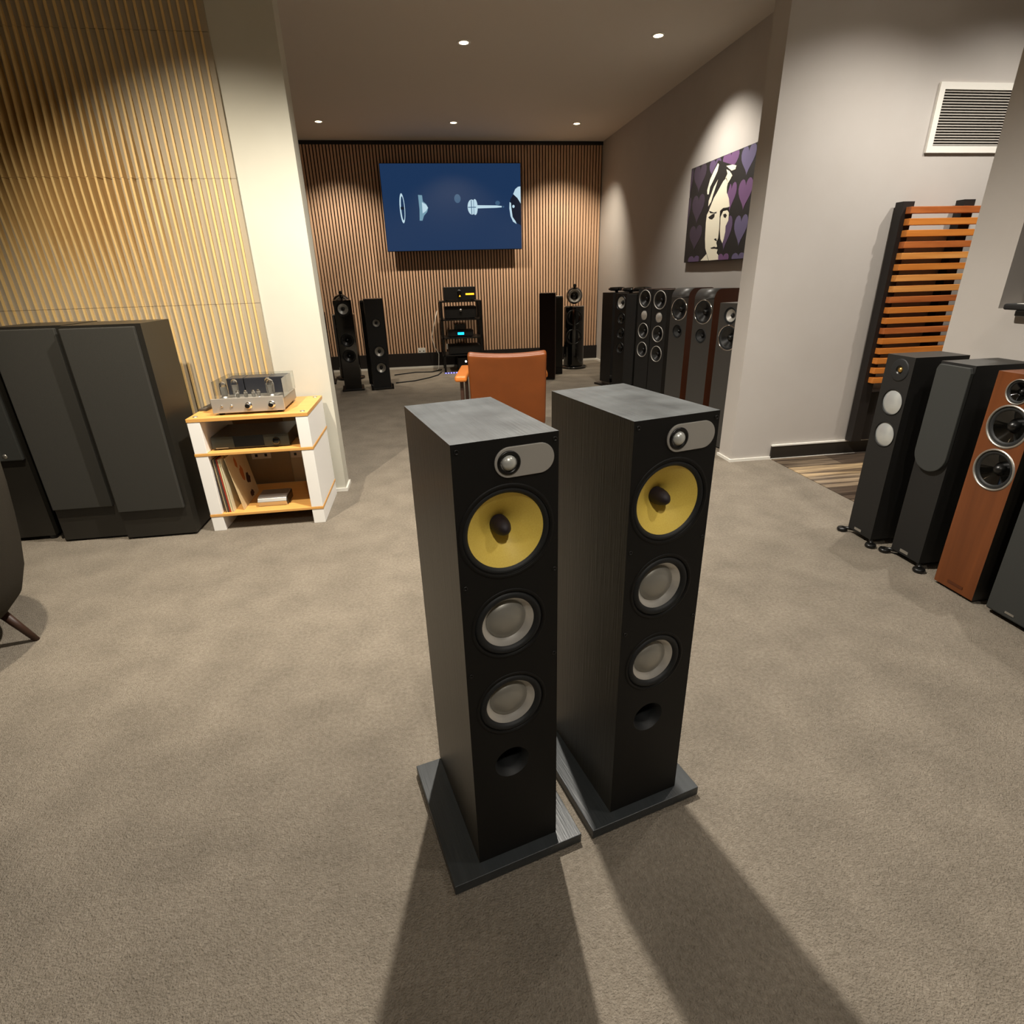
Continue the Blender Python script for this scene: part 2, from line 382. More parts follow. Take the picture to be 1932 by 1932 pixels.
def stadium(x0, x1, zc, r, n=16):
    a, b = x0+r, x1-r
    return [(b+r*math.sin(PI*i/n), zc-r*math.cos(PI*i/n)) for i in range(n+1)]+[(a-r*math.sin(PI*i/n), zc+r*math.cos(PI*i/n)) for i in range(n+1)]

# ------------------------------------------------------------ the two front loudspeakers
def hero(label, x, y, a, px0, px1, py0, py1):
    W, D = .198, .34
    wv = Vector((math.cos(a), math.sin(a), 0)); root = Vector((x, y, 0))+wv*W/2
    t = thing('floorstanding_speaker', label, 'speaker', root, a)
    MB().box(px0, px1, py0, py1, .003, .030).build('plinth', 'plinth', t, .0015)
    holes = [(-.003, .863, .085), (-.005, .667, .071), (-.005, .4705, .071), (-.009, .309, .040)]
    cabinet(t, W, D, .031, 1.038, holes, ['baffle', 'ash', 'ash_lit_top'])
    p = MB().prism(stadium(-.024, .089, .9945, .0275), -.0035, .0005, plane='xz').build('tweeter_plate', 'plate', t, .0012)
    MB().lathe([(.0215, -.0035), (.0215, .0052), (.0195, .0062), (.0165, .0062), (.0155, .0035), (.0125, .0035)], (.002, 0, .9945), '-y', 48, rings=[0, 0, 0, 0, 0]).build('tweeter_ring', 'black', p)
    MB().lathe([(.0135, .0042), (.0125, .0072), (.009, .0110), (.0045, .0130), (0, .0136)], (.002, 0, .9945), '-y', 40).build('tweeter_dome', 'domesilver', p)
    driver(t, *holes[0], 'kevlar', name='midrange'); driver(t, *holes[1], 'bass'); driver(t, *holes[2], 'bass'); driver(t, *holes[3], 'port')
    for sx in (-.089, .0915):
        for sz in (1.0245, .7665, .5685):
            MB().lathe([(.0045, 0), (.0045, .0012), (.0028, .0012), (.0026, -.0005), (0, -.0005)], (sx, 0, sz), '-y', 14).build('grille_socket', 'black', t)
    return t
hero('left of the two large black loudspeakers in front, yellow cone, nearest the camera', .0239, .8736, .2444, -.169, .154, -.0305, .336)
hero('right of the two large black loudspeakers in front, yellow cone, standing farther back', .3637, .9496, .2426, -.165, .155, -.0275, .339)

# ------------------------------------------------------------ right row (they face left)
RA = -PI/2
def rspk(label, x, yl, yr, a=RA, name='floorstanding_speaker', group=None):
    wv = Vector((math.cos(a), math.sin(a), 0)); W = abs(yl-yr)/abs(math.sin(a))
    root = Vector((x, yl, 0))+wv*W/2
    return thing(name, label, 'speaker', root, a, group), W
def outrigger(t, W, D, z=.03):
    for i, sy in enumerate((.015, D-.02)):
        for s in (-1, 1):
            ex, ey = s*(W/2+.022), sy-.028*(1 if i == 0 else -1)
            f = MB().tube([(s*(W/2-.03), sy+.01, z-.008), (s*(W/2+.005), sy-.012*(1 if i == 0 else -1), z-.01), (ex, ey, z-.012)], .009, 8)
            f.lathe([(0, 0), (.022, .001), (.025, .006), (.025, .014), (.022, .019), (0, .020)], (ex, ey, 0), 'z', 24)
            f.build('outrigger_foot', 'black', t)
def badge(t, x0, x1, z0, z1, m='alu', y=0):
    MB().box(x0, x1, y-.002, y, z0, z1).build('nameplate', m, t)
t, W = rspk('slim black loudspeaker with two silver cones, beside the orange slatted screen', 2.12, 2.363, 2.205)
hl = [(.008, .706, .058), (.008, .553, .058), (.008, .853, .050)]
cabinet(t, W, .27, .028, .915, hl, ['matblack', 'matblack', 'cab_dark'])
driver(t, *hl[0], 'dome', 'baffle', 'silvercone'); driver(t, *hl[1], 'dome', 'baffle', 'silvercone')
d = MB().lathe([(.050, -.006), (.050, .002), (.045, .0035), (.02, .0035)], (hl[2][0], 0, hl[2][1]), '-y', 40).build('tweeter', 'rubber', t)
MB().lathe([(.021, .003), (.016, -.004), (.011, -.004)], (hl[2][0], 0, hl[2][1]), '-y', 30).build('horn', 'black', d)
MB().lathe([(.0125, -.005), (.010, .002), (0, .005)], (hl[2][0], 0, hl[2][1]), '-y', 24).build('dome', mat('gold dome', 'c9a057', .3, .9), d)
badge(t, -.035, .01, .038, .050); outrigger(t, W, .27)
t, W = rspk('black loudspeaker with a round-bottomed grey cloth grille, second in the right row', 2.15, 2.105, 1.943)
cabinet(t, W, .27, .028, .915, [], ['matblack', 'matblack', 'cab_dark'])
pol = [(-.080, .53)]+[(-.080*math.cos(PI*i/16), .53-.078*math.sin(PI*i/16)) for i in range(1, 16)]+[(.080, .53), (.080, .885), (.07, .905), (-.07, .905), (-.080, .885)]
MB().prism(pol, -.017, 0, plane='xz').build('grille', 'cloth2', t, .003)
badge(t, -.03, .015, .038, .052); outrigger(t, W, .27)
t, W = rspk('red walnut loudspeaker with three black cones, third in the right row', 2.13, 1.832, 1.650)
hl = [(.004, .852, .043), (.006, .722, .076), (.006, .552, .076)]
cabinet(t, W, .25, .012, .915, hl, ['walnut2', 'vinyl', 'walnut2'])
driver(t, *hl[0], 'dish', 'alu', 'gloss', 'tweeter'); driver(t, *hl[1], 'dish', 'alu', 'gloss'); driver(t, *hl[2], 'dish', 'alu', 'gloss')
MB().box(-W/2+.01, W/2-.01, .015, .24, .0, .012).build('base', 'black', t)
badge(t, -.03, .04, .035, .047, 'walnut')
t, W = rspk('dark grey grille-covered loudspeaker cut by the right photo edge, next to the walnut one', 2.15, 1.598, 1.41)
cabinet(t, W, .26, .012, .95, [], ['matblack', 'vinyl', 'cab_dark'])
MB().box(-W/2+.002, W/2-.002, -.018, 0, .02, .945).build('grille', 'cloth2', t, .008, 3)
MB().box(-W/2+.01, W/2-.01, .015, .25, .0, .012).build('base', 'black', t)
badge(t, -.015, .02, .04, .048, y=-.018)

# ------------------------------------------------------------ tall black pair at the left
def tall(label, x0, x1, yf, ztop, zg):
    t = thing('floorstanding_speaker', label, 'speaker', ((x0+x1)/2, yf, 0)); W = x1-x0
    cabinet(t, W, .33, .012, ztop, [], ['vinyl', 'vinyl', 'vinyl'])
    MB().box(-W/2+.003, W/2-.025, -.022, 0, zg, ztop-.012).build('grille', 'cloth', t, .004)
    MB().box(-W/2+.02, W/2-.02, .02, .31, 0, .012).build('base', 'black', t)
    return t
tall('tall wide black loudspeaker with plain cloth grille, beside the white rack', -1.722, -1.362, 3.06, 1.128, .170)
tall('tall wide black loudspeaker with plain cloth grille, the one farther from the white rack', -2.060, -1.735, 3.10, 1.130, .195)
t = thing('floorstanding_speaker', 'shorter black loudspeaker with half-height grey grille at the left photo edge', 'speaker', (-2.33, 3.16, 0)); W = .38
cabinet(t, W, .3, .022, .93, [], ['vinyl', 'vinyl', 'vinyl'])
MB().box(-W/2+.004, W/2-.004, -.02, 0, .465, .925).build('grille', 'cloth2', t, .006)
MB().lathe([(0, .001), (.012, .001), (.012, 0)], (.105, -.02, .492), '-y', 20).build('badge', 'alu', t)
for sx in (-.165, .165):
    for sy in (.02, .27): MB().lathe([(0, 0), (.016, 0), (.018, .006), (.018, .022)], (sx, sy, 0), 'z', 20).build('foot', 'rubber', t)

# ------------------------------------------------------------ white and bamboo rack
r = thing('hifi_rack', 'low white rack with bamboo shelves carrying the tube amplifier', 'rack', (-.972, 3.08, 0))
HW = .3065; DP = .485
for (z0, z1) in ((.627, .646), (.440, .455), (.086, .101)):
    MB().box(-HW-.002, HW+.002, -.002, DP, z0, z1).build('shelf', 'bamboo', r, .0015)
for (z0, z1) in ((0, .086), (.101, .440), (.455, .627)):
    for s in (-1, 1):
        MB().box(min(s*HW, s*(HW-.064)), max(s*HW, s*(HW-.064)), 0, DP-.005, z0, z1).build('side_post', 'rackwhite', r, .002)
for s in (-1, 1):
    for yy in (.045, .44):
        MB().lathe([(.013, 0), (.013, .002), (.009, .0035), (0, .004)], (s*(HW-.032), yy, .646), 'z', 24).build('peg_cap', 'alu', r)

# tube amplifier
t = thing('tube_amplifier', 'silver fronted tube amplifier with glass valves on top of the white rack', 'amplifier', (-.969, 3.125, .646))
MB().box(-.184, .184, 0, .008, .012, .088).build('front_panel', mat('silver front', 'd9d3c8', .3, .6), t, .001)
MB().box(-.178, .178, .008, .33, .014, .072).build('chassis', mat('grey chassis', '9a958a', .4, .5), t, .002)
for x0, x1 in ((-.15, -.062), (-.058, .075), (.079, .168)):
    MB().box(x0, x1, .20, .318, .072, .162).build('transformer_cover', mat('slate enamel', '2b2c31', .3), t, .003)
for x, zz in ((.012, .046), (.131, .046)):
    k = MB().lathe([(.019, 0), (.018, .003), (.014, .004), (.0135, .022), (.012, .024), (0, .024)], (x-.01, 0, zz), '-y', 32, rings=[0, 0, 0, 0, 1]).build('knob', ['chrome', 'black'], t)
for x in (-.132, -.083):
    MB().lathe([(.006, 0), (.005, .006), (0, .007)], (x, 0, .05), '-y', 16).build('button', 'chrome', t)
for x in (-.15, .15):
    for y in (.03, .29): MB().lathe([(.014, 0), (.014, .014)], (x, y, 0), 'z', 20).lathe([(0, 0), (.014, 0)], (x, y, 0), 'z', 20).build('foot', 'black', t)
def valve(x, y, r, h):
    b = MB().lathe([(r*.8, 0), (r*.8, h*.16), (0, h*.16)], (x, y, .072), 'z', 20).build('valve_base', 'alu', t)
    MB().lathe([(r*.75, h*.16), (r, h*.3), (r, h*.75), (r*.8, h*.9), (r*.35, h*.98), (0, h)], (x, y, .072), 'z', 24).build('glass', 'glass', b)
    MB().box(x-r*.5, x+r*.5, y-r*.35, y+r*.35, .072+h*.2, .072+h*.66).build('plate', 'coneg', b)
    MB().lathe([(r*.7, h*.80), (r*.6, h*.87), (r*.3, h*.93), (0, h*.95)], (x, y, .072), 'z', 20).build('getter', 'chrome', b)
for x, y in ((-.132, .075), (-.088, .13), (.088, .13), (.112, .075)): valve(x, y, .019, .098)
for x, y in ((-.06, .06), (-.018, .06), (.022, .06), (.045, .07)): valve(x, y, .010, .046)
cg = MB().box(-.172, -.170, .04, .33, .072, .172).box(.180, .182, .04, .33, .072, .172).box(-.172, .182, .328, .330, .072, .172)
cg.build('acrylic_guard', 'acryl', t)

t = thing('remote_control', 'slim dark grey remote control lying left of the tube amplifier', 'remote', (-1.245, 3.37, .646), -.12)
MB().box(-.022, .022, -.10, .10, 0, .014).build('body', mat('remote grey', '4a443c', .5), t, .003)
for i in range(5):
    for j in (-.01, .01): MB().box(j-.005, j+.005, -.06+i*.028, -.048+i*.028, .0135, .016).build('button', 'black', t)

t = thing('network_receiver', 'black receiver with a wide dark display and one knob on the middle rack shelf', 'receiver', (-.998, 3.13, .455))
MB().box(-.203, .203, 0, .30, .006, .074).build('casing', mat('receiver black', '34352e', .4), t, .003)
MB().box(-.087, .070, -.0015, 0, .008, .072).build('display', 'gloss', t)
MB().lathe([(.020, 0), (.019, .012), (.015, .014), (0, .014)], (.135, 0, .036), '-y', 32).build('knob', 'gloss', t)
MB().box(-.185, -.12, -.001, 0, .010, .014).build('nameplate', 'alu', t)
for x in (-.17, .17):
    for y in (.03, .27): MB().lathe([(0, 0), (.016, 0), (.016, .006)], (x, y, 0), 'z', 16).build('foot', 'rubber', t)

t = thing('streaming_box', 'small silver wedge-fronted box on the bottom rack shelf beside the records', 'box', (-.955, 3.15, .101))
prof = [(0, 0), (-.012, .030), (0, .048), (.02, .054), (.13, .056), (.14, .05), (.14, 0)]
MB().prism(prof, -.080, .080, plane='yz').build('shell', 'alu', t, .002)
MB().prism([(.004, .004), (-.006, .03), (.004, .044), (.135, .050), (.135, .004)], .080, .083, plane='yz').build('end_cap', 'black', t)

# records: thin upright sleeves, the last leaning with its picture side out
sl = [('brown-edged', '5a4634', .005), ('cream-edged', 'd8cba0', .004), ('dark grey', '4c4038', .010), ('bright red', 'b8432e', .007), ('pale cream', 'e2d5a8', .009), ('off-white', 'd9d0b0', .006)]
xx = -1.203
labs = ['outermost brown-edged record sleeve against the left post of the white rack', 'thin cream record sleeve between the brown and the grey one on the rack', 'thick dark grey record sleeve beside the red one on the rack', 'bright red record sleeve on the bottom rack shelf', 'pale cream record sleeve right of the red one', 'off-white record sleeve, second from the right of the records']
for (nm, c, th), lab in zip(sl, labs):
    t = thing('record_sleeve', lab, 'record', (xx+th/2, 3.10, .1015), 0, 'record sleeves on the rack')
    t.rotation_euler = (0, -.03, 0)
    MB().box(-th/2+.0006, th/2-.0006, 0, .31, 0, .31).build('cover', mat('sleeve '+nm, c, .6), t, .0006)
    xx += th+.0012
t = thing('record_sleeve', 'leaning cream record sleeve with orange figures, its picture side showing', 'record', (xx+.045, 3.12, .1016), .0, 'record sleeves on the rack')
t.rotation_euler = (0, -.14, 0)
MB().box(0, .004, 0, .31, 0, .31).build('cover', mat('sleeve picture cream', 'd8c49a', .6, noise=((8, 8, 8), 'c9b084', .3)), t, .0006)
def blob(cy, cz, ry, rz, n=14, s=0):
    rr = random.Random(s); return [(cy+ry*(1+.25*rr.uniform(-1, 1))*math.cos(2*PI*i/n), cz+rz*(1+.25*rr.uniform(-1, 1))*math.sin(2*PI*i/n)) for i in range(n)]
g = MB(); g.prism(blob(.16, .17, .028, .045, s=1), .004, .0046, 0, 'yz'); g.prism(blob(.12, .25, .018, .03, s=4), .004, .0046, 0, 'yz'); g.build('orange_print', mat('orange print', 'b4632a', .6), t)
g = MB(); g.prism(blob(.22, .12, .03, .035, s=2), .004, .0046, 0, 'yz'); g.prism(blob(.20, .03, .03, .02, s=3), .004, .0046, 0, 'yz'); g.build('dark_print', mat('dark print', '3a1e16', .6), t)

def outlet(lab, x, y, z, w=.116, h=.072):
    t = thing('wall_outlet', lab, 'outlet', (x, y, z))
    MB().box(-w/2, w/2, -.008, 0, 0, h).build('faceplate', 'whitepaint', t, .002)
    for s in (-1, 1):
        MB().box(s*w*.25-.006, s*w*.25+.006, -.010, -.008, h*.7, h*.82).build('switch', 'white', t)
        MB().box(s*w*.25-.008, s*w*.25+.008, -.0085, -.008, h*.2, h*.45).build('socket', 'black', t)
    return t
outlet('white power outlet seen through the white rack, left one', -1.098, YF-.008, .262)
outlet('white power outlet seen through the white rack, by its right post', -.862, YF-.001, .254)
outlet('white wall outlet low on the slatted back wall, left of the black equipment stand', -.08, YB-.033, .232, .12, .075)
outlet('white wall outlet on the back wall behind the black equipment stand', .37, YB-.033, .27, .12, .08)

# ------------------------------------------------------------ slatted timber screen
t = thing('timber_screen', 'tall screen of orange timber slats on two black posts fixed to the right wall', 'screen', (3.03, 3.458, 0))
for x0 in (0.0, .43):
    MB().box(x0-.012, x0+.068, .062, .126, .112, 1.66 if x0 < .1 else 1.668).build('post', 'blacktrim', t, .002)
for i in range(17):
    z = 1.589-i*.0655
    MB().box(.016+random.uniform(-.004, .004), .535, .018, .0615, z, z+.038).build('slat', random.choice(['pine', 'pine2', 'pine', 'pine3']), t, .002)
MB().box(.068, .43, .09, .11, .115, .46).build('lower_panel', 'blacktrim', t)

# ledge and monitor in the wall opening at the right photo edge
t = thing('ledge', 'black ledge on the sill of the right wall opening, at the photo edge', 'ledge', (2.55, 2.2, 1.102))
MB().box(-.075, .14, -.9, 0, .001, .026).build('board', 'matblack', t, .008, 3)
MB().box(-.070, .0, -.9, -.055, -.022, .001).build('rail', 'black', t, .004)
t = thing('monitor', 'black monitor standing on the ledge in the right wall opening', 'monitor', (2.60, 1.95, 1.1285), RA)
MB().box(-.195, .25, -.012, .012, .025, .36).build('panel', 'tvbody', t, .003)
MB().box(-.19, .245, -.0135, -.012, .032, .352).build('screen', 'gloss', t)
MB().box(-.02, .02, -.01, .015, 0, .03).box(-.1, .1, -.04, .05, 0, .006).build('stand', 'black', t)
t = thing('paper_sheet', 'thin white sheet lying on the black ledge below the monitor', 'paper', (2.52, 2.12, 1.128))
MB().box(-.035, .02, -.12, .03, .0003, .0015).build('sheet', 'white', t)

# ------------------------------------------------------------ painting
XP = 2.712
t = thing('painting', 'square canvas painting of a stylised white face among purple hearts', 'painting', (2.75, 5.37, 1.38))
o0 = Vector((2.75, 5.37, 1.38))
MB().box(-.038, -.001, -.62, .59, 0, .84).build('canvas', 'canvas', t, .002)
def flat(polys, name, m, lift):
    g = MB()
    for p in polys:
        q = [(a-o0.y, min(max(b-o0.z, .004), .836)) for a, b in p]
        g.prism([(min(a, .588), b) for a, b in q], -.0385-lift, -.037, 0, 'yz')
    return g.build(name, m, t, fix=False)
hearts = [(5.766, 2.224, 1.994, 0.13), (5.474, 2.223, 2.054, 0.108), (5.2, 2.241, 2.048, 0.139), (4.91, 2.226, 2.007, 0.114), (5.746, 1.971, 1.722, 0.131), (5.128, 1.986, 1.765, 0.089), (4.896, 1.985, 1.753, 0.111), (5.745, 1.707, 1.485, 0.134), (5.152, 1.733, 1.458, 0.108), (4.9, 1.72, 1.483, 0.109), (5.734, 1.436, 1.30, 0.125), (5.144, 1.434, 1.30, 0.102), (4.883, 1.431, 1.30, 0.108), (5.952, 2.215, 1.977, 0.042), (5.948, 1.967, 1.714, 0.043)]
for i, (cy, zt, zb, hw) in enumerate(hearts):
    pl = []
    for k in range(28):
        a = 2*PI*k/28; hx = math.sin(a)**3; hz = (13*math.cos(a)-5*math.cos(2*a)-2*math.cos(3*a)-math.cos(4*a))/17
        pl.append((cy+hw*hx, zb+(zt-zb)*(hz+1)/1.7))
    col = ['p1', 'p2', 'p3', 'p4', 'p1', 'p3', 'p3', 'p1', 'p2', 'p4', 'p2', 'p3', 'p4', 'p1', 'p1'][i]
    flat([pl], 'painted_heart', col, .0005+.0001*i)
face = [(5.433, 1.906), (5.373, 1.951), (5.289, 2.019), (5.237, 2.04), (5.201, 1.992), (5.21, 1.965), (5.203, 1.922), (5.153, 1.866), (5.125, 1.806), (5.234, 1.795), (5.29, 1.786), (5.28, 1.711), (5.27, 1.635), (5.271, 1.567), (5.297, 1.53), (5.272, 1.498), (5.33, 1.484), (5.257, 1.474), (5.267, 1.443), (5.235, 1.419), (5.227, 1.387), (5.407, 1.385), (5.445, 1.426), (5.503, 1.493), (5.528, 1.575), (5.537, 1.655), (5.543, 1.718), (5.539, 1.78), (5.508, 1.808), (5.488, 1.837)]
cheek = [(5.267, 1.74), (5.23, 1.78), (5.164, 1.781), (5.125, 1.755), (5.119, 1.697), (5.158, 1.656), (5.151, 1.611), (5.165, 1.553), (5.182, 1.52), (5.225, 1.556), (5.249, 1.618), (5.257, 1.672)]
neck = [(5.581, 1.388), (5.468, 1.443), (5.417, 1.386)]
hair1 = [(5.57, 1.953), (5.582, 1.985), (5.543, 2.07), (5.486, 2.127), (5.421, 2.178), (5.4, 2.164), (5.414, 2.116), (5.47, 2.059), (5.529, 2.008), (5.542, 1.949)]
hair2 = [(5.527, 1.849), (5.529, 1.895), (5.495, 1.944), (5.455, 1.998), (5.389, 2.048), (5.419, 1.993), (5.456, 1.931), (5.48, 1.882)]
hair3 = [(5.26, 2.131), (5.155, 2.124), (5.086, 2.106), (5.098, 2.081), (5.16, 2.08), (5.213, 2.106)]
hair4 = [(5.253, 2.105), (5.191, 2.082), (5.141, 2.04), (5.167, 2.016), (5.201, 1.992), (5.254, 2.042), (5.227, 2.067)]
flat([[(5.62, 1.38), (5.60, 1.9), (5.59, 2.05), (5.42, 2.2), (5.18, 2.13), (5.16, 1.98), (5.2, 1.9), (5.3, 1.7), (5.25, 1.38)]], 'painted_hair', 'canvas', .0022)
flat([face, cheek, neck, hair1, hair2, hair3, hair4], 'painted_face', 'cream', .0026)
flat([[(5.504, 1.812), (5.404, 1.786), (5.348, 1.788), (5.357, 1.774), (5.476, 1.788)], [(5.506, 1.757), (5.436, 1.774), (5.384, 1.777), (5.385, 1.747), (5.426, 1.731), (5.475, 1.740)],
      [(5.223, 1.754), (5.183, 1.757), (5.154, 1.74), (5.173, 1.72), (5.209, 1.731)], [(5.291, 1.788), (5.236, 1.806), (5.133, 1.801), (5.133, 1.788), (5.232, 1.789)],
      [(5.35, 1.564), (5.307, 1.569), (5.282, 1.54), (5.325, 1.551)], [(5.40, 1.492), (5.33, 1.500), (5.275, 1.490), (5.30, 1.482), (5.38, 1.484)]], 'painted_features', 'canvas', .003)

# ------------------------------------------------------------ back-room television
YT = 8.93
t = thing('wall_television', 'large flat television with a dark blue picture on the slatted back wall', 'television', (.537, YT, 1.668))
MB().box(-.978, .978, 0, .03, 0, 1.095).build('panel', 'tvbody', t, .003)
MB().box(-.972, .972, -.0012, .0, .008, 1.088).build('screen', 'tvblue', t)
MB().box(-.35, .35, .03, YB-.03-YT, .25, .8).build('bracket', 'black', t)
def tvp(polys, name, m, lift=.001):
    g = MB()
    for p in polys: g.prism([(a-.537, b-1.668) for a, b in p], -.0012-lift, -.0011, 0, 'xz')
    return g.build(name, m, t, fix=False)
def ell(cx, cz, rx, rz, a0=0, a1=2*PI, n=24): return [(cx+rx*math.cos(a0+(a1-a0)*i/n), cz+rz*math.sin(a0+(a1-a0)*i/n)) for i in range(n+1)]
tvp([ell(-.177, 2.216, .036, .186)], 'picture_ring', 'tvlight'); tvp([ell(-.172, 2.216, .022, .15)], 'picture_ring_hollow', 'tvblue', .0015)
tvp([[(-.20, 2.2), (-.15, 2.2), (-.15, 2.235), (-.20, 2.235)]], 'picture_ring_bar', 'tvdark', .0018)
tvp([[(.055, 2.38), (.11, 2.375), (.115, 2.30), (.16, 2.265), (.182, 2.22), (.165, 2.17), (.115, 2.12), (.09, 2.06), (.05, 2.06), (.06, 2.2)]], 'picture_cone', 'tvmid')
tvp([[(.10, 2.29), (.155, 2.26), (.18, 2.22), (.15, 2.18), (.10, 2.15)]], 'picture_cone_tip', 'tvlight', .0015)
tvp([ell(.602, 2.33, .045, .055)], 'picture_faint_disc', 'tvdim')
tvp([ell(.80, 2.222, .06, .095), ell(.845, 2.222, .038, .10)], 'picture_magnet', 'tvlight')
tvp([[(.79, 2.13), (.80, 2.13), (.80, 2.31), (.79, 2.31)], [(.745, 2.215), (.86, 2.215), (.86, 2.225), (.745, 2.225)], [(.825, 2.13), (.831, 2.13), (.831, 2.31), (.825, 2.31)]], 'picture_magnet_gaps', 'tvdim', .0015)
tvp([[(.882, 2.205), (1.15, 2.21), (1.23, 2.215), (1.23, 2.232), (1.15, 2.24), (.882, 2.245)]], 'picture_rod', 'tvlight'); tvp([ell(1.172, 2.27, .035, .03, n=8)], 'picture_rod_block', 'tvdim', .0012); tvp([ell(1.255, 2.222, .012, .012, n=10)], 'picture_rod_tip', 'tvdim')
xe = .537+.97
tvp([[(1.40, 2.38), (1.43, 2.44), (1.47, 2.47), (xe, 2.475), (xe, 2.26), (1.46, 2.33)]], 'picture_dish', 'tvlight')
tvp([[(1.40, 2.375), (1.46, 2.33), (xe, 2.26), (xe, 1.98), (1.43, 2.02), (1.36, 2.10), (1.345, 2.24), (1.36, 2.32)]], 'picture_dish_inside', 'tvdark', .0012)
tvp([[(1.345, 2.28), (1.34, 2.20), (1.355, 2.10), (1.39, 2.03), (1.44, 2.00), (1.43, 2.03), (1.385, 2.09), (1.37, 2.2), (1.365, 2.27)], ell(1.40, 2.225, .018, .02, n=10)], 'picture_dish_edge', 'tvlight', .0016)

# ------------------------------------------------------------ equipment stand of the back room
t = thing('equipment_stand', 'black open four-shelf equipment stand under the television', 'stand', (.53, 8.5, 0))
for zt in (.996, .748, .494, .247): MB().box(-.30, .30, 0, .45, zt-.018, zt).build('shelf', 'black', t, .002)
for sx in (-.29, .27):
    for sy in (.0, .42): MB().box(sx-.001, sx+.030, sy, sy+.03, 0, .978).build('post', 'black', t, .002)
def gear(name, lab, cat, x0, x1, y0, y1, z, h, m='matblack'):
    g = thing(name, lab, cat, ((x0+x1)/2, y0, z)); w = (x1-x0)/2
    MB().box(-w, w, 0, y1-y0, .012, h).build('casing', m, g, .003)
    for sx in (-w+.03, w-.03):
        for sy in (.03, y1-y0-.03): MB().box(sx-.01, sx+.01, sy-.01, sy+.01, 0, .012).build('foot', 'black', g)
    return g
g = gear('stereo_amplifier', 'black amplifier with amber display on the top shelf of the equipment stand', 'amplifier', .302, .757, 8.52, 8.9, .996, .182)
MB().box(.085, .205, -.001, 0, .075, .098).build('display', 'amber', g)
MB().add([(-.012, -.001, .055), (.014, -.001, .055), (.001, -.001, .078)], [(0, 1, 2)]).build('indicator', 'amber', g)
MB().lathe([(.030, 0), (.028, .015), (0, .016)], (-.005, 0, .12), '-y', 24).build('knob', 'black', g)
g = gear('stereo_amplifier', 'plain black amplifier on the second shelf of the equipment stand', 'amplifier', .30, .76, 8.52, 8.9, .748, .165)
MB().lathe([(.018, 0), (.017, .012), (0, .013)], (0, 0, .12), '-y', 20).build('knob', 'alu', g)
g = gear('media_player', 'low black player with cyan display on the third shelf of the equipment stand', 'player', .33, .70, 8.53, 8.8, .494, .095)
MB().box(-.045, .045, -.001, 0, .035, .068).build('display', 'blueled', g)
g = gear('power_box', 'small dark box standing on top of the low black player', 'box', .43, .585, 8.56, 8.7, .5895, .08, 'cab_dark')
g = gear('power_amplifier', 'wide black power amplifier on the lowest shelf of the equipment stand', 'amplifier', .325, .80, 8.52, 8.9, .247, .125)
g = gear('power_supply', 'black box with a round white light on the floor under the equipment stand', 'box', .45, .78, 8.52, 8.85, 0, .20)
MB().lathe([(0, .001), (.014, .001), (.014, 0)], (-.05, 0, .145), '-y', 16).build('indicator', 'whiteled', g)
t = thing('light_strip', 'row of small violet lights on the carpet under the equipment stand', 'light strip', (.25, 8.40, 0))
MB().box(-.02, .32, -.012, .012, 0, .012).build('strip', 'black', t)
for i in range(8): MB().box(-.01+i*.04, .012+i*.04, -.014, -.012, .002, .012).build('light', 'violetled', t)

# ------------------------------------------------------------ black loudspeakers of the back room
def plainspk(lab, x, y, a, W, D, H, plinth=True, mat_='matblack'):
    t = thing('floorstanding_speaker', lab, 'speaker', (x, y, 0), a)
    if plinth:
        MB().box(-W/2-.03, W/2+.03, -.03, D+.03, 0, .022).build('plinth', 'black', t, .003)
        z0 = .022
    else: z0 = 0
    return t, z0
def head_speaker(lab, x, y, a):
    t = thing('floorstanding_speaker', lab, 'speaker', (x, y, 0), a)
    MB().lathe([(0, 0), (.19, 0), (.195, .012), (.19, .028), (0, .03)], (0, .12, 0), 'z', 48).build('plinth', 'gloss', t)
    pol = [(.15*math.cos(u)*(1 if math.sin(u) < 0 else .95), .13+(.13 if math.sin(u) < 0 else .24)*math.sin(u)) for u in [2*PI*i/40 for i in range(40)]]
    MB().prism(pol, .03, .87).build('cabinet', 'gloss', t, .012, 3)
    MB().prism([(a_*1.02, .13+(b_-.13)*1.02) for a_, b_ in pol], .87, .885).build('top_plate', 'chrome', t, .004)
    for zz in (.725, .458):
        d = MB().lathe([(.115, -.03), (.115, .006), (.108, .012), (.095, .010), (.092, .002)], (0, .012, zz), '-y', 40).build('woofer', 'black', t)
        MB().lathe([(.093, .004), (.06, -.002), (.03, .006), (0, .010)], (0, .012, zz), '-y', 40).build('cone', 'gloss', d)
    hd = MB(); R = .118; vs = []
    hd.lathe([(0, .02), (R*.55, .012), (R*.86, -.01), (R*.98, -.06), (R, -.10), (R*.9, -.17), (R*.65, -.25), (R*.3, -.32), (0, -.34)], (0, .02, 1.022), '-y', 40)
    h_ = hd.build('head', 'gloss', t)
    d = MB().lathe([(.092, .0), (.092, .012), (.086, .018), (.078, .014)], (0, .02, 1.022), '-y', 40).build('midrange', 'chrome', h_)
    MB().lathe([(.082, .028), (.05, .012), (.022, .0)], (0, .022, 1.022), '-y', 40).build('cone', 'plate', h_)
    MB().lathe([(.024, .002), (.018, .026), (0, .032)], (0, .022, 1.022), '-y', 24).build('phase_plug', 'black', h_)
    MB().lathe([(0, .05), (.020, .045), (.026, .03), (.026, 0), (.018, -.06), (0, -.12)], (0, .03, 1.155), '-y', 28).build('tweeter_pod', 'gloss', t)
    return t
head_speaker('gloss black loudspeaker with round head and twin woofers at the back wall, right', 2.15, 8.25, -.22)
head_speaker('gloss black round-headed loudspeaker, mostly hidden at the far left of the back room', -1.085, 8.25, .2)
a = .12
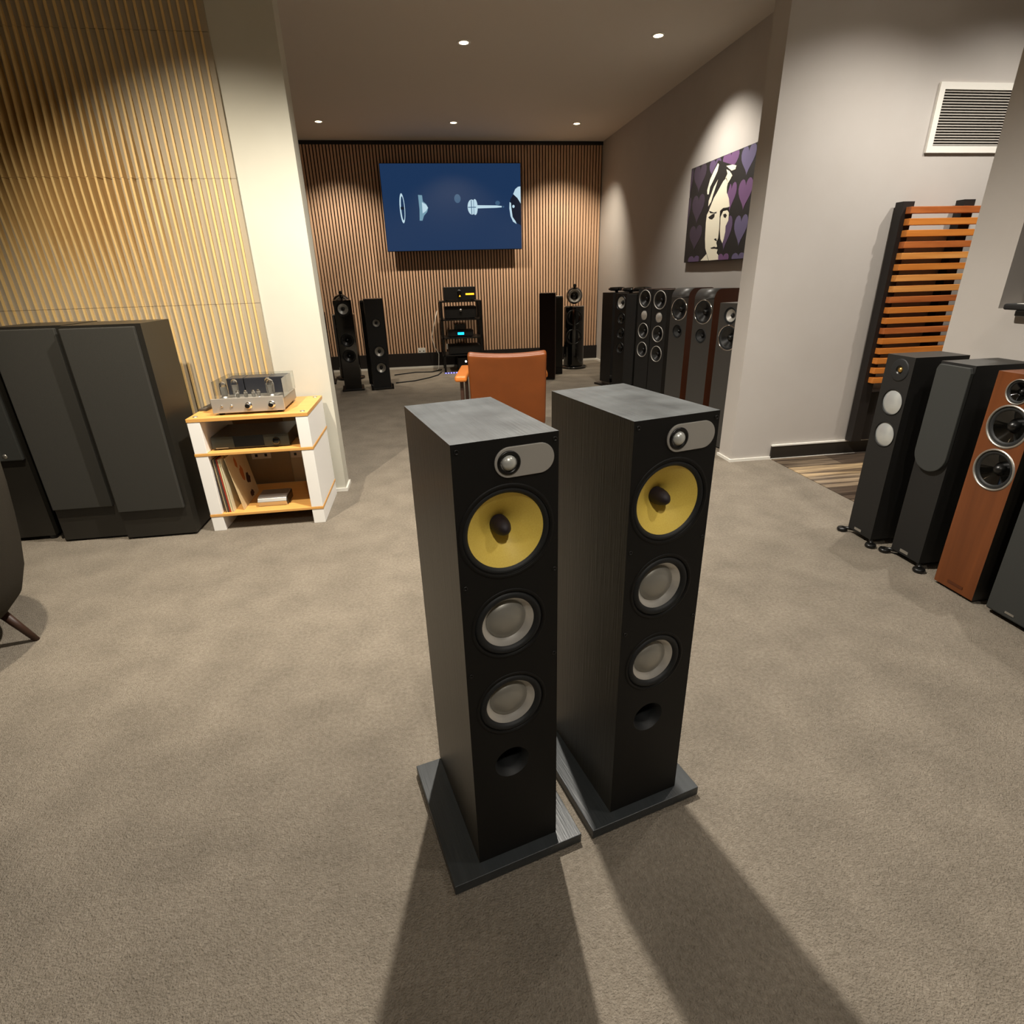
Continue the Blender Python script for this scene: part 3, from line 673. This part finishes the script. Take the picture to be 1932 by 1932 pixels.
t, z0 = plainspk('black loudspeaker with a pale grey cone and a pod on top, back room left', -.965, 7.36, a, .21, .3, 1.08)
hl = [(0, .985, .078), (.0, .62, .075), (.0, .43, .075)]
cabinet(t, .21, .30, z0, 1.085, hl, ['gloss', 'gloss', 'gloss'])
driver(t, *hl[0], 'dish', 'black', 'silvercone', 'midrange'); driver(t, *hl[1], 'dish', 'black', 'black'); driver(t, *hl[2], 'dish', 'black', 'black')
MB().lathe([(0, .03), (.018, .027), (.024, .015), (.024, -.01), (.016, -.07), (0, -.12)], (0, .06, 1.128), '-y', 28).build('tweeter_pod', 'gloss', t)
MB().box(-.008, .008, .05, .09, 1.084, 1.11).build('pod_stem', 'black', t)
t, z0 = plainspk('slim black loudspeaker with dim grey woofers on a wide plinth, left in the back room', -.60, 7.36, a, .22, .3, 1.09)
hl = [(.01, .81, .055), (.01, .47, .072), (.01, .27, .072)]
cabinet(t, .22, .30, z0, 1.09, hl, ['matblack', 'vinyl', 'black'])
for h_ in hl: driver(t, *h_, 'dish', 'rubber', 'coneg')
for s in (-1, 1): MB().lathe([(0, 0), (.014, 0), (.014, .06), (.010, .07), (0, .07)], (s*.128, -.02, .0), 'z', 16).build('spike', 'black', t)
t, z0 = plainspk('narrow black loudspeaker standing behind the slim one at the left of the back room', -.725, 7.83, 0, .17, .3, 1.06, False)
cabinet(t, .17, .30, .0, 1.06, [], ['matblack', 'vinyl', 'black']); MB().box(-.085, .085, -.012, 0, .1, 1.05).build('grille', 'cloth', t, .004)
t, z0 = plainspk('tall grille-covered black loudspeaker just right of the tan armchair', 1.575, 7.42, -.25, .205, .3, 1.09, False)
cabinet(t, .205, .30, .012, 1.09, [], ['matblack', 'walnut', 'black']); MB().box(-.10, .10, -.014, 0, .03, 1.085).build('grille', 'felt', t, .004)
MB().box(-.09, .09, .01, .29, 0, .012).build('base', 'black', t)
t, z0 = plainspk('dark loudspeaker half hidden behind the grille-covered one beside the armchair', 1.80, 7.85, 0, .17, .3, 1.03, False)
cabinet(t, .17, .30, z0, 1.035, [], ['matblack', 'vinyl', 'alu']); MB().box(-.085, .085, -.012, 0, .1, 1.02).build('grille', 'cloth', t, .004)
t, z0 = plainspk('dark brown loudspeaker deep in shadow behind the left pier', -1.42, 7.95, .1, .25, .3, .9)
cabinet(t, .25, .30, z0, .92, [], ['walnut', 'wooddark', 'wooddark']); MB().box(-.115, .115, -.012, 0, .1, .9).build('grille', 'cloth', t, .004)

# right-hand row of the back room, toed in
AR = math.radians(-70)
def row(lab, y, W, x=2.15, group=None):
    wv = Vector((math.cos(AR), math.sin(AR), 0)); r_ = Vector((x, y, 0))+wv*W/2
    return thing('floorstanding_speaker', lab, 'speaker', r_, AR, group)
def disc(t, x, y, z):
    d = MB().lathe([(0, 0), (.07, .002), (.098, .014), (.10, .026), (.09, .040), (.05, .046), (0, .047)], (x, y, z+.015), 'z', 36).build('top_disc', 'gloss', t)
    MB().lathe([(.02, 0), (.02, .02)], (x, y, z), 'z', 16).build('stem', 'black', d)
t = row('black plain-fronted loudspeaker with a flat disc on top, farthest in the back room row', 6.915, .2)
MB().box(-.15, .15, -.05, .33, 0, .022).build('plinth', 'black', t, .003)
cabinet(t, .2, .30, .045, 1.09, [], ['black', 'gloss', 'black']); disc(t, 0, .13, 1.09)
MB().box(-.08, .08, .02, .28, .022, .045).build('riser', 'alu', t)
t = row('black loudspeaker with one silver cone above three small woofers, second in the back room row', 6.43, .2)
hl = [(0, .995, .078), (.02, .83, .06), (.02, .67, .06), (.02, .51, .06)]
cabinet(t, .2, .30, .02, 1.09, hl, ['black', 'gloss', 'black']); disc(t, 0, .13, 1.09)
driver(t, *hl[0], 'dish', 'black', 'conering', 'midrange')
for h_ in hl[1:]: driver(t, *h_, 'dish', 'black', 'gloss')
MB().box(-.13, .13, -.03, .33, 0, .02).build('plinth', 'black', t, .003)
t = row('black loudspeaker with a plain cloth front, third in the back room row', 6.045, .165)
cabinet(t, .165, .30, .02, 1.10, [], ['vinyl', 'vinyl', 'black']); MB().box(-.08, .08, -.012, 0, .04, 1.09).build('grille', 'matblack', t, .003)
MB().box(-.1, .1, -.02, .32, 0, .02).build('plinth', 'black', t, .003); disc(t, 0, .13, 1.10)
for lab, y in (('black loudspeaker with four round drivers, the farther of the matching two', 5.754), ('black loudspeaker with four round drivers, the nearer of the matching two', 5.374)):
    t = row(lab, y, .2, 2.166)
    hl = [(0, 1.055, .078), (0, .90, .048), (0, .75, .070), (0, .565, .070)]
    cabinet(t, .2, .30, .02, 1.145, hl, ['matblack', 'vinyl', 'wooddark'])
    driver(t, *hl[0], 'dish', 'plate', 'black', 'midrange'); driver(t, *hl[1], 'dome', 'black', 'conering', 'tweeter')
    driver(t, *hl[2], 'dish', 'plate', 'black'); driver(t, *hl[3], 'dish', 'plate', 'black')
    MB().box(-.12, .12, -.02, .32, 0, .02).build('plinth', 'black', t, .003)
for lab, y in (('grey fronted loudspeaker with walnut sides and rounded top, the farther of two', 4.905), ('grey fronted loudspeaker with walnut sides and rounded top, nearest the right pier but one', 4.46)):
    t = row(lab, y, .2)
    hl = [(0, .995, .086), (0, .815, .052)]
    cabinet(t, .2, .33, .012, 1.165, hl, ['greylac', 'walnut', 'greylac'], round_top=.075)
    driver(t, *hl[0], 'dish', 'chrome', 'black', 'midrange'); driver(t, *hl[1], 'dish', 'rubber', 'rubber', 'tweeter')
    MB().box(-.09, .09, .01, .31, 0, .012).build('base', 'black', t)
t = row('grey loudspeaker with silver top edge and large black woofer, right beside the right pier', 4.06, .21, 2.16)
hl = [(0, .99, .055), (0, .835, .085)]
cabinet(t, .21, .30, .012, 1.075, hl, ['greylac', 'walnut', 'alu'])
driver(t, *hl[0], 'dish', 'rubber', 'plate', 'tweeter'); driver(t, *hl[1], 'dish', 'chrome', 'black')
MB().box(-.09, .09, .01, .28, 0, .012).build('base', 'black', t)

# cables on the back-room floor
def cable(lab, pts, r, m):
    o = MB().tube(pts, r, 8).build('power_cable', m); o2 = tag(o, lab, 'cable', 'cables in the back room'); return o2
cable('long dark cable running along the carpet to the equipment stand', [(-.45, 7.75, .008), (-.2, 7.85, .008), (.0, 8.05, .008), (.13, 8.25, .008), (.19, 8.5, .008)], .008, 'rubber')
cable('short dark cable beside the rear skirting, left of the equipment stand', [(-.5, 8.45, .008), (-.2, 8.62, .008), (.05, 8.58, .008), (.2, 8.75, .008)], .008, 'rubber')
cable('thin pale cable hanging in a curve left of the equipment stand', [(.20, 8.98, .85), (.14, 8.98, .65), (.09, 8.98, .48), (.12, 8.97, .33), (.18, 8.96, .22), (.17, 8.95, .1), (.16, 8.9, .006), (.14, 8.8, .006)], .005, 'whitepaint')

# ------------------------------------------------------------ tan armchair
t = thing('armchair', 'tan leather armchair seen from behind in the opening to the back room', 'armchair', (.581, 4.17, 0), -.152)
mb = MB(); NX = 13; hw = .292; thk = .075
def sec(u, v):   # u -1..1 across, v 0..1 bottom to top: centre line of the back
    z = .19+.585*v; y = .145-.19*v-.0; bow = .030*(1-u*u)
    return Vector((u*hw, y+bow*.6, z-.022*(1-u*u)*(v > .9)))
rows_ = 9
fr = [[sec(-1+2*i/(NX-1), j/(rows_-1)) for i in range(NX)] for j in range(rows_)]
vs = []; 
for j in range(rows_):
    for i in range(NX): vs.append(fr[j][i])
for j in range(rows_):
    for i in range(NX): vs.append(fr[j][i]+Vector((0, thk, .02)))
K = rows_*NX; fs = []
for j in range(rows_-1):
    for i in range(NX-1):
        a0 = j*NX+i; fs.append((a0, a0+1, a0+NX+1, a0+NX)); fs.append((K+a0, K+a0+NX, K+a0+NX+1, K+a0+1))
for i in range(NX-1):
    fs.append((i, K+i, K+i+1, i+1)); b_ = (rows_-1)*NX+i; fs.append((b_, b_+1, K+b_+1, K+b_))
for j in range(rows_-1):
    b_ = j*NX; fs.append((b_, b_+NX, K+b_+NX, K+b_)); c_ = b_+NX-1; fs.append((c_, K+c_, K+c_+NX, c_+NX))
mb.add(vs, fs, 0, True)
mb.build('backrest', 'leather', t, .022, 4)
MB().box(-.265, .265, .25, .74, .30, .43).build('seat_cushion', 'leather', t, .035, 4)
MB().box(-.27, .27, .255, .74, .25, .30).build('seat_frame', 'wooddark', t, .004)
for s in (-1, 1):
    c_ = -.355 if s < 0 else .262
    MB().box(c_-.047, c_+.047, .02 if s < 0 else .12, .60, .565, .612).build('armrest', 'leatherarm', t, .018, 4)
    MB().box(c_-.013, c_+.013, .085 if s < 0 else .25, .115 if s < 0 else .28, 0, .566).build('leg', 'wooddark', t, .003)
    MB().box(c_-.013, c_+.013, .51, .54, 0, .566).build('leg', 'wooddark', t, .003)
    MB().box(c_-.012, c_+.012, .115 if s < 0 else .28, .51, .25, .30).build('side_rail', 'wooddark', t, .003)
    MB().box(min(s*.24, c_), max(s*.24, c_), .28, .31, .26, .29).build('rail', 'wooddark', t, .003)

# tub chair at the left photo edge
t = thing('tub_chair', 'dark upholstered tub chair on splayed legs at the left photo edge', 'chair', (-1.945, 2.03, 0))
MB().lathe([(0, .115), (.20, .118), (.265, .145), (.315, .20), (.348, .29), (.368, .40), (.380, .50), (.392, .62), (.398, .72), (.392, .745), (.37, .755), (.34, .745), (.325, .70), (.315, .44), (.30, .42), (0, .42)], (0, 0, 0), 'z', 56).build('shell', 'fabric', t)
MB().lathe([(0, .418), (.28, .42), (.305, .44), (.305, .46), (.28, .485), (0, .49)], (0, 0, 0), 'z', 48).build('seat_cushion', 'fabric', t)
for k in range(4):
    u = math.radians(14+90*k)
    MB().tube([(.245*math.cos(u), .245*math.sin(u), .15), (.318*math.cos(u), .318*math.sin(u), 0)], .017, 12, r2=.011).build('leg', 'wooddark', t)
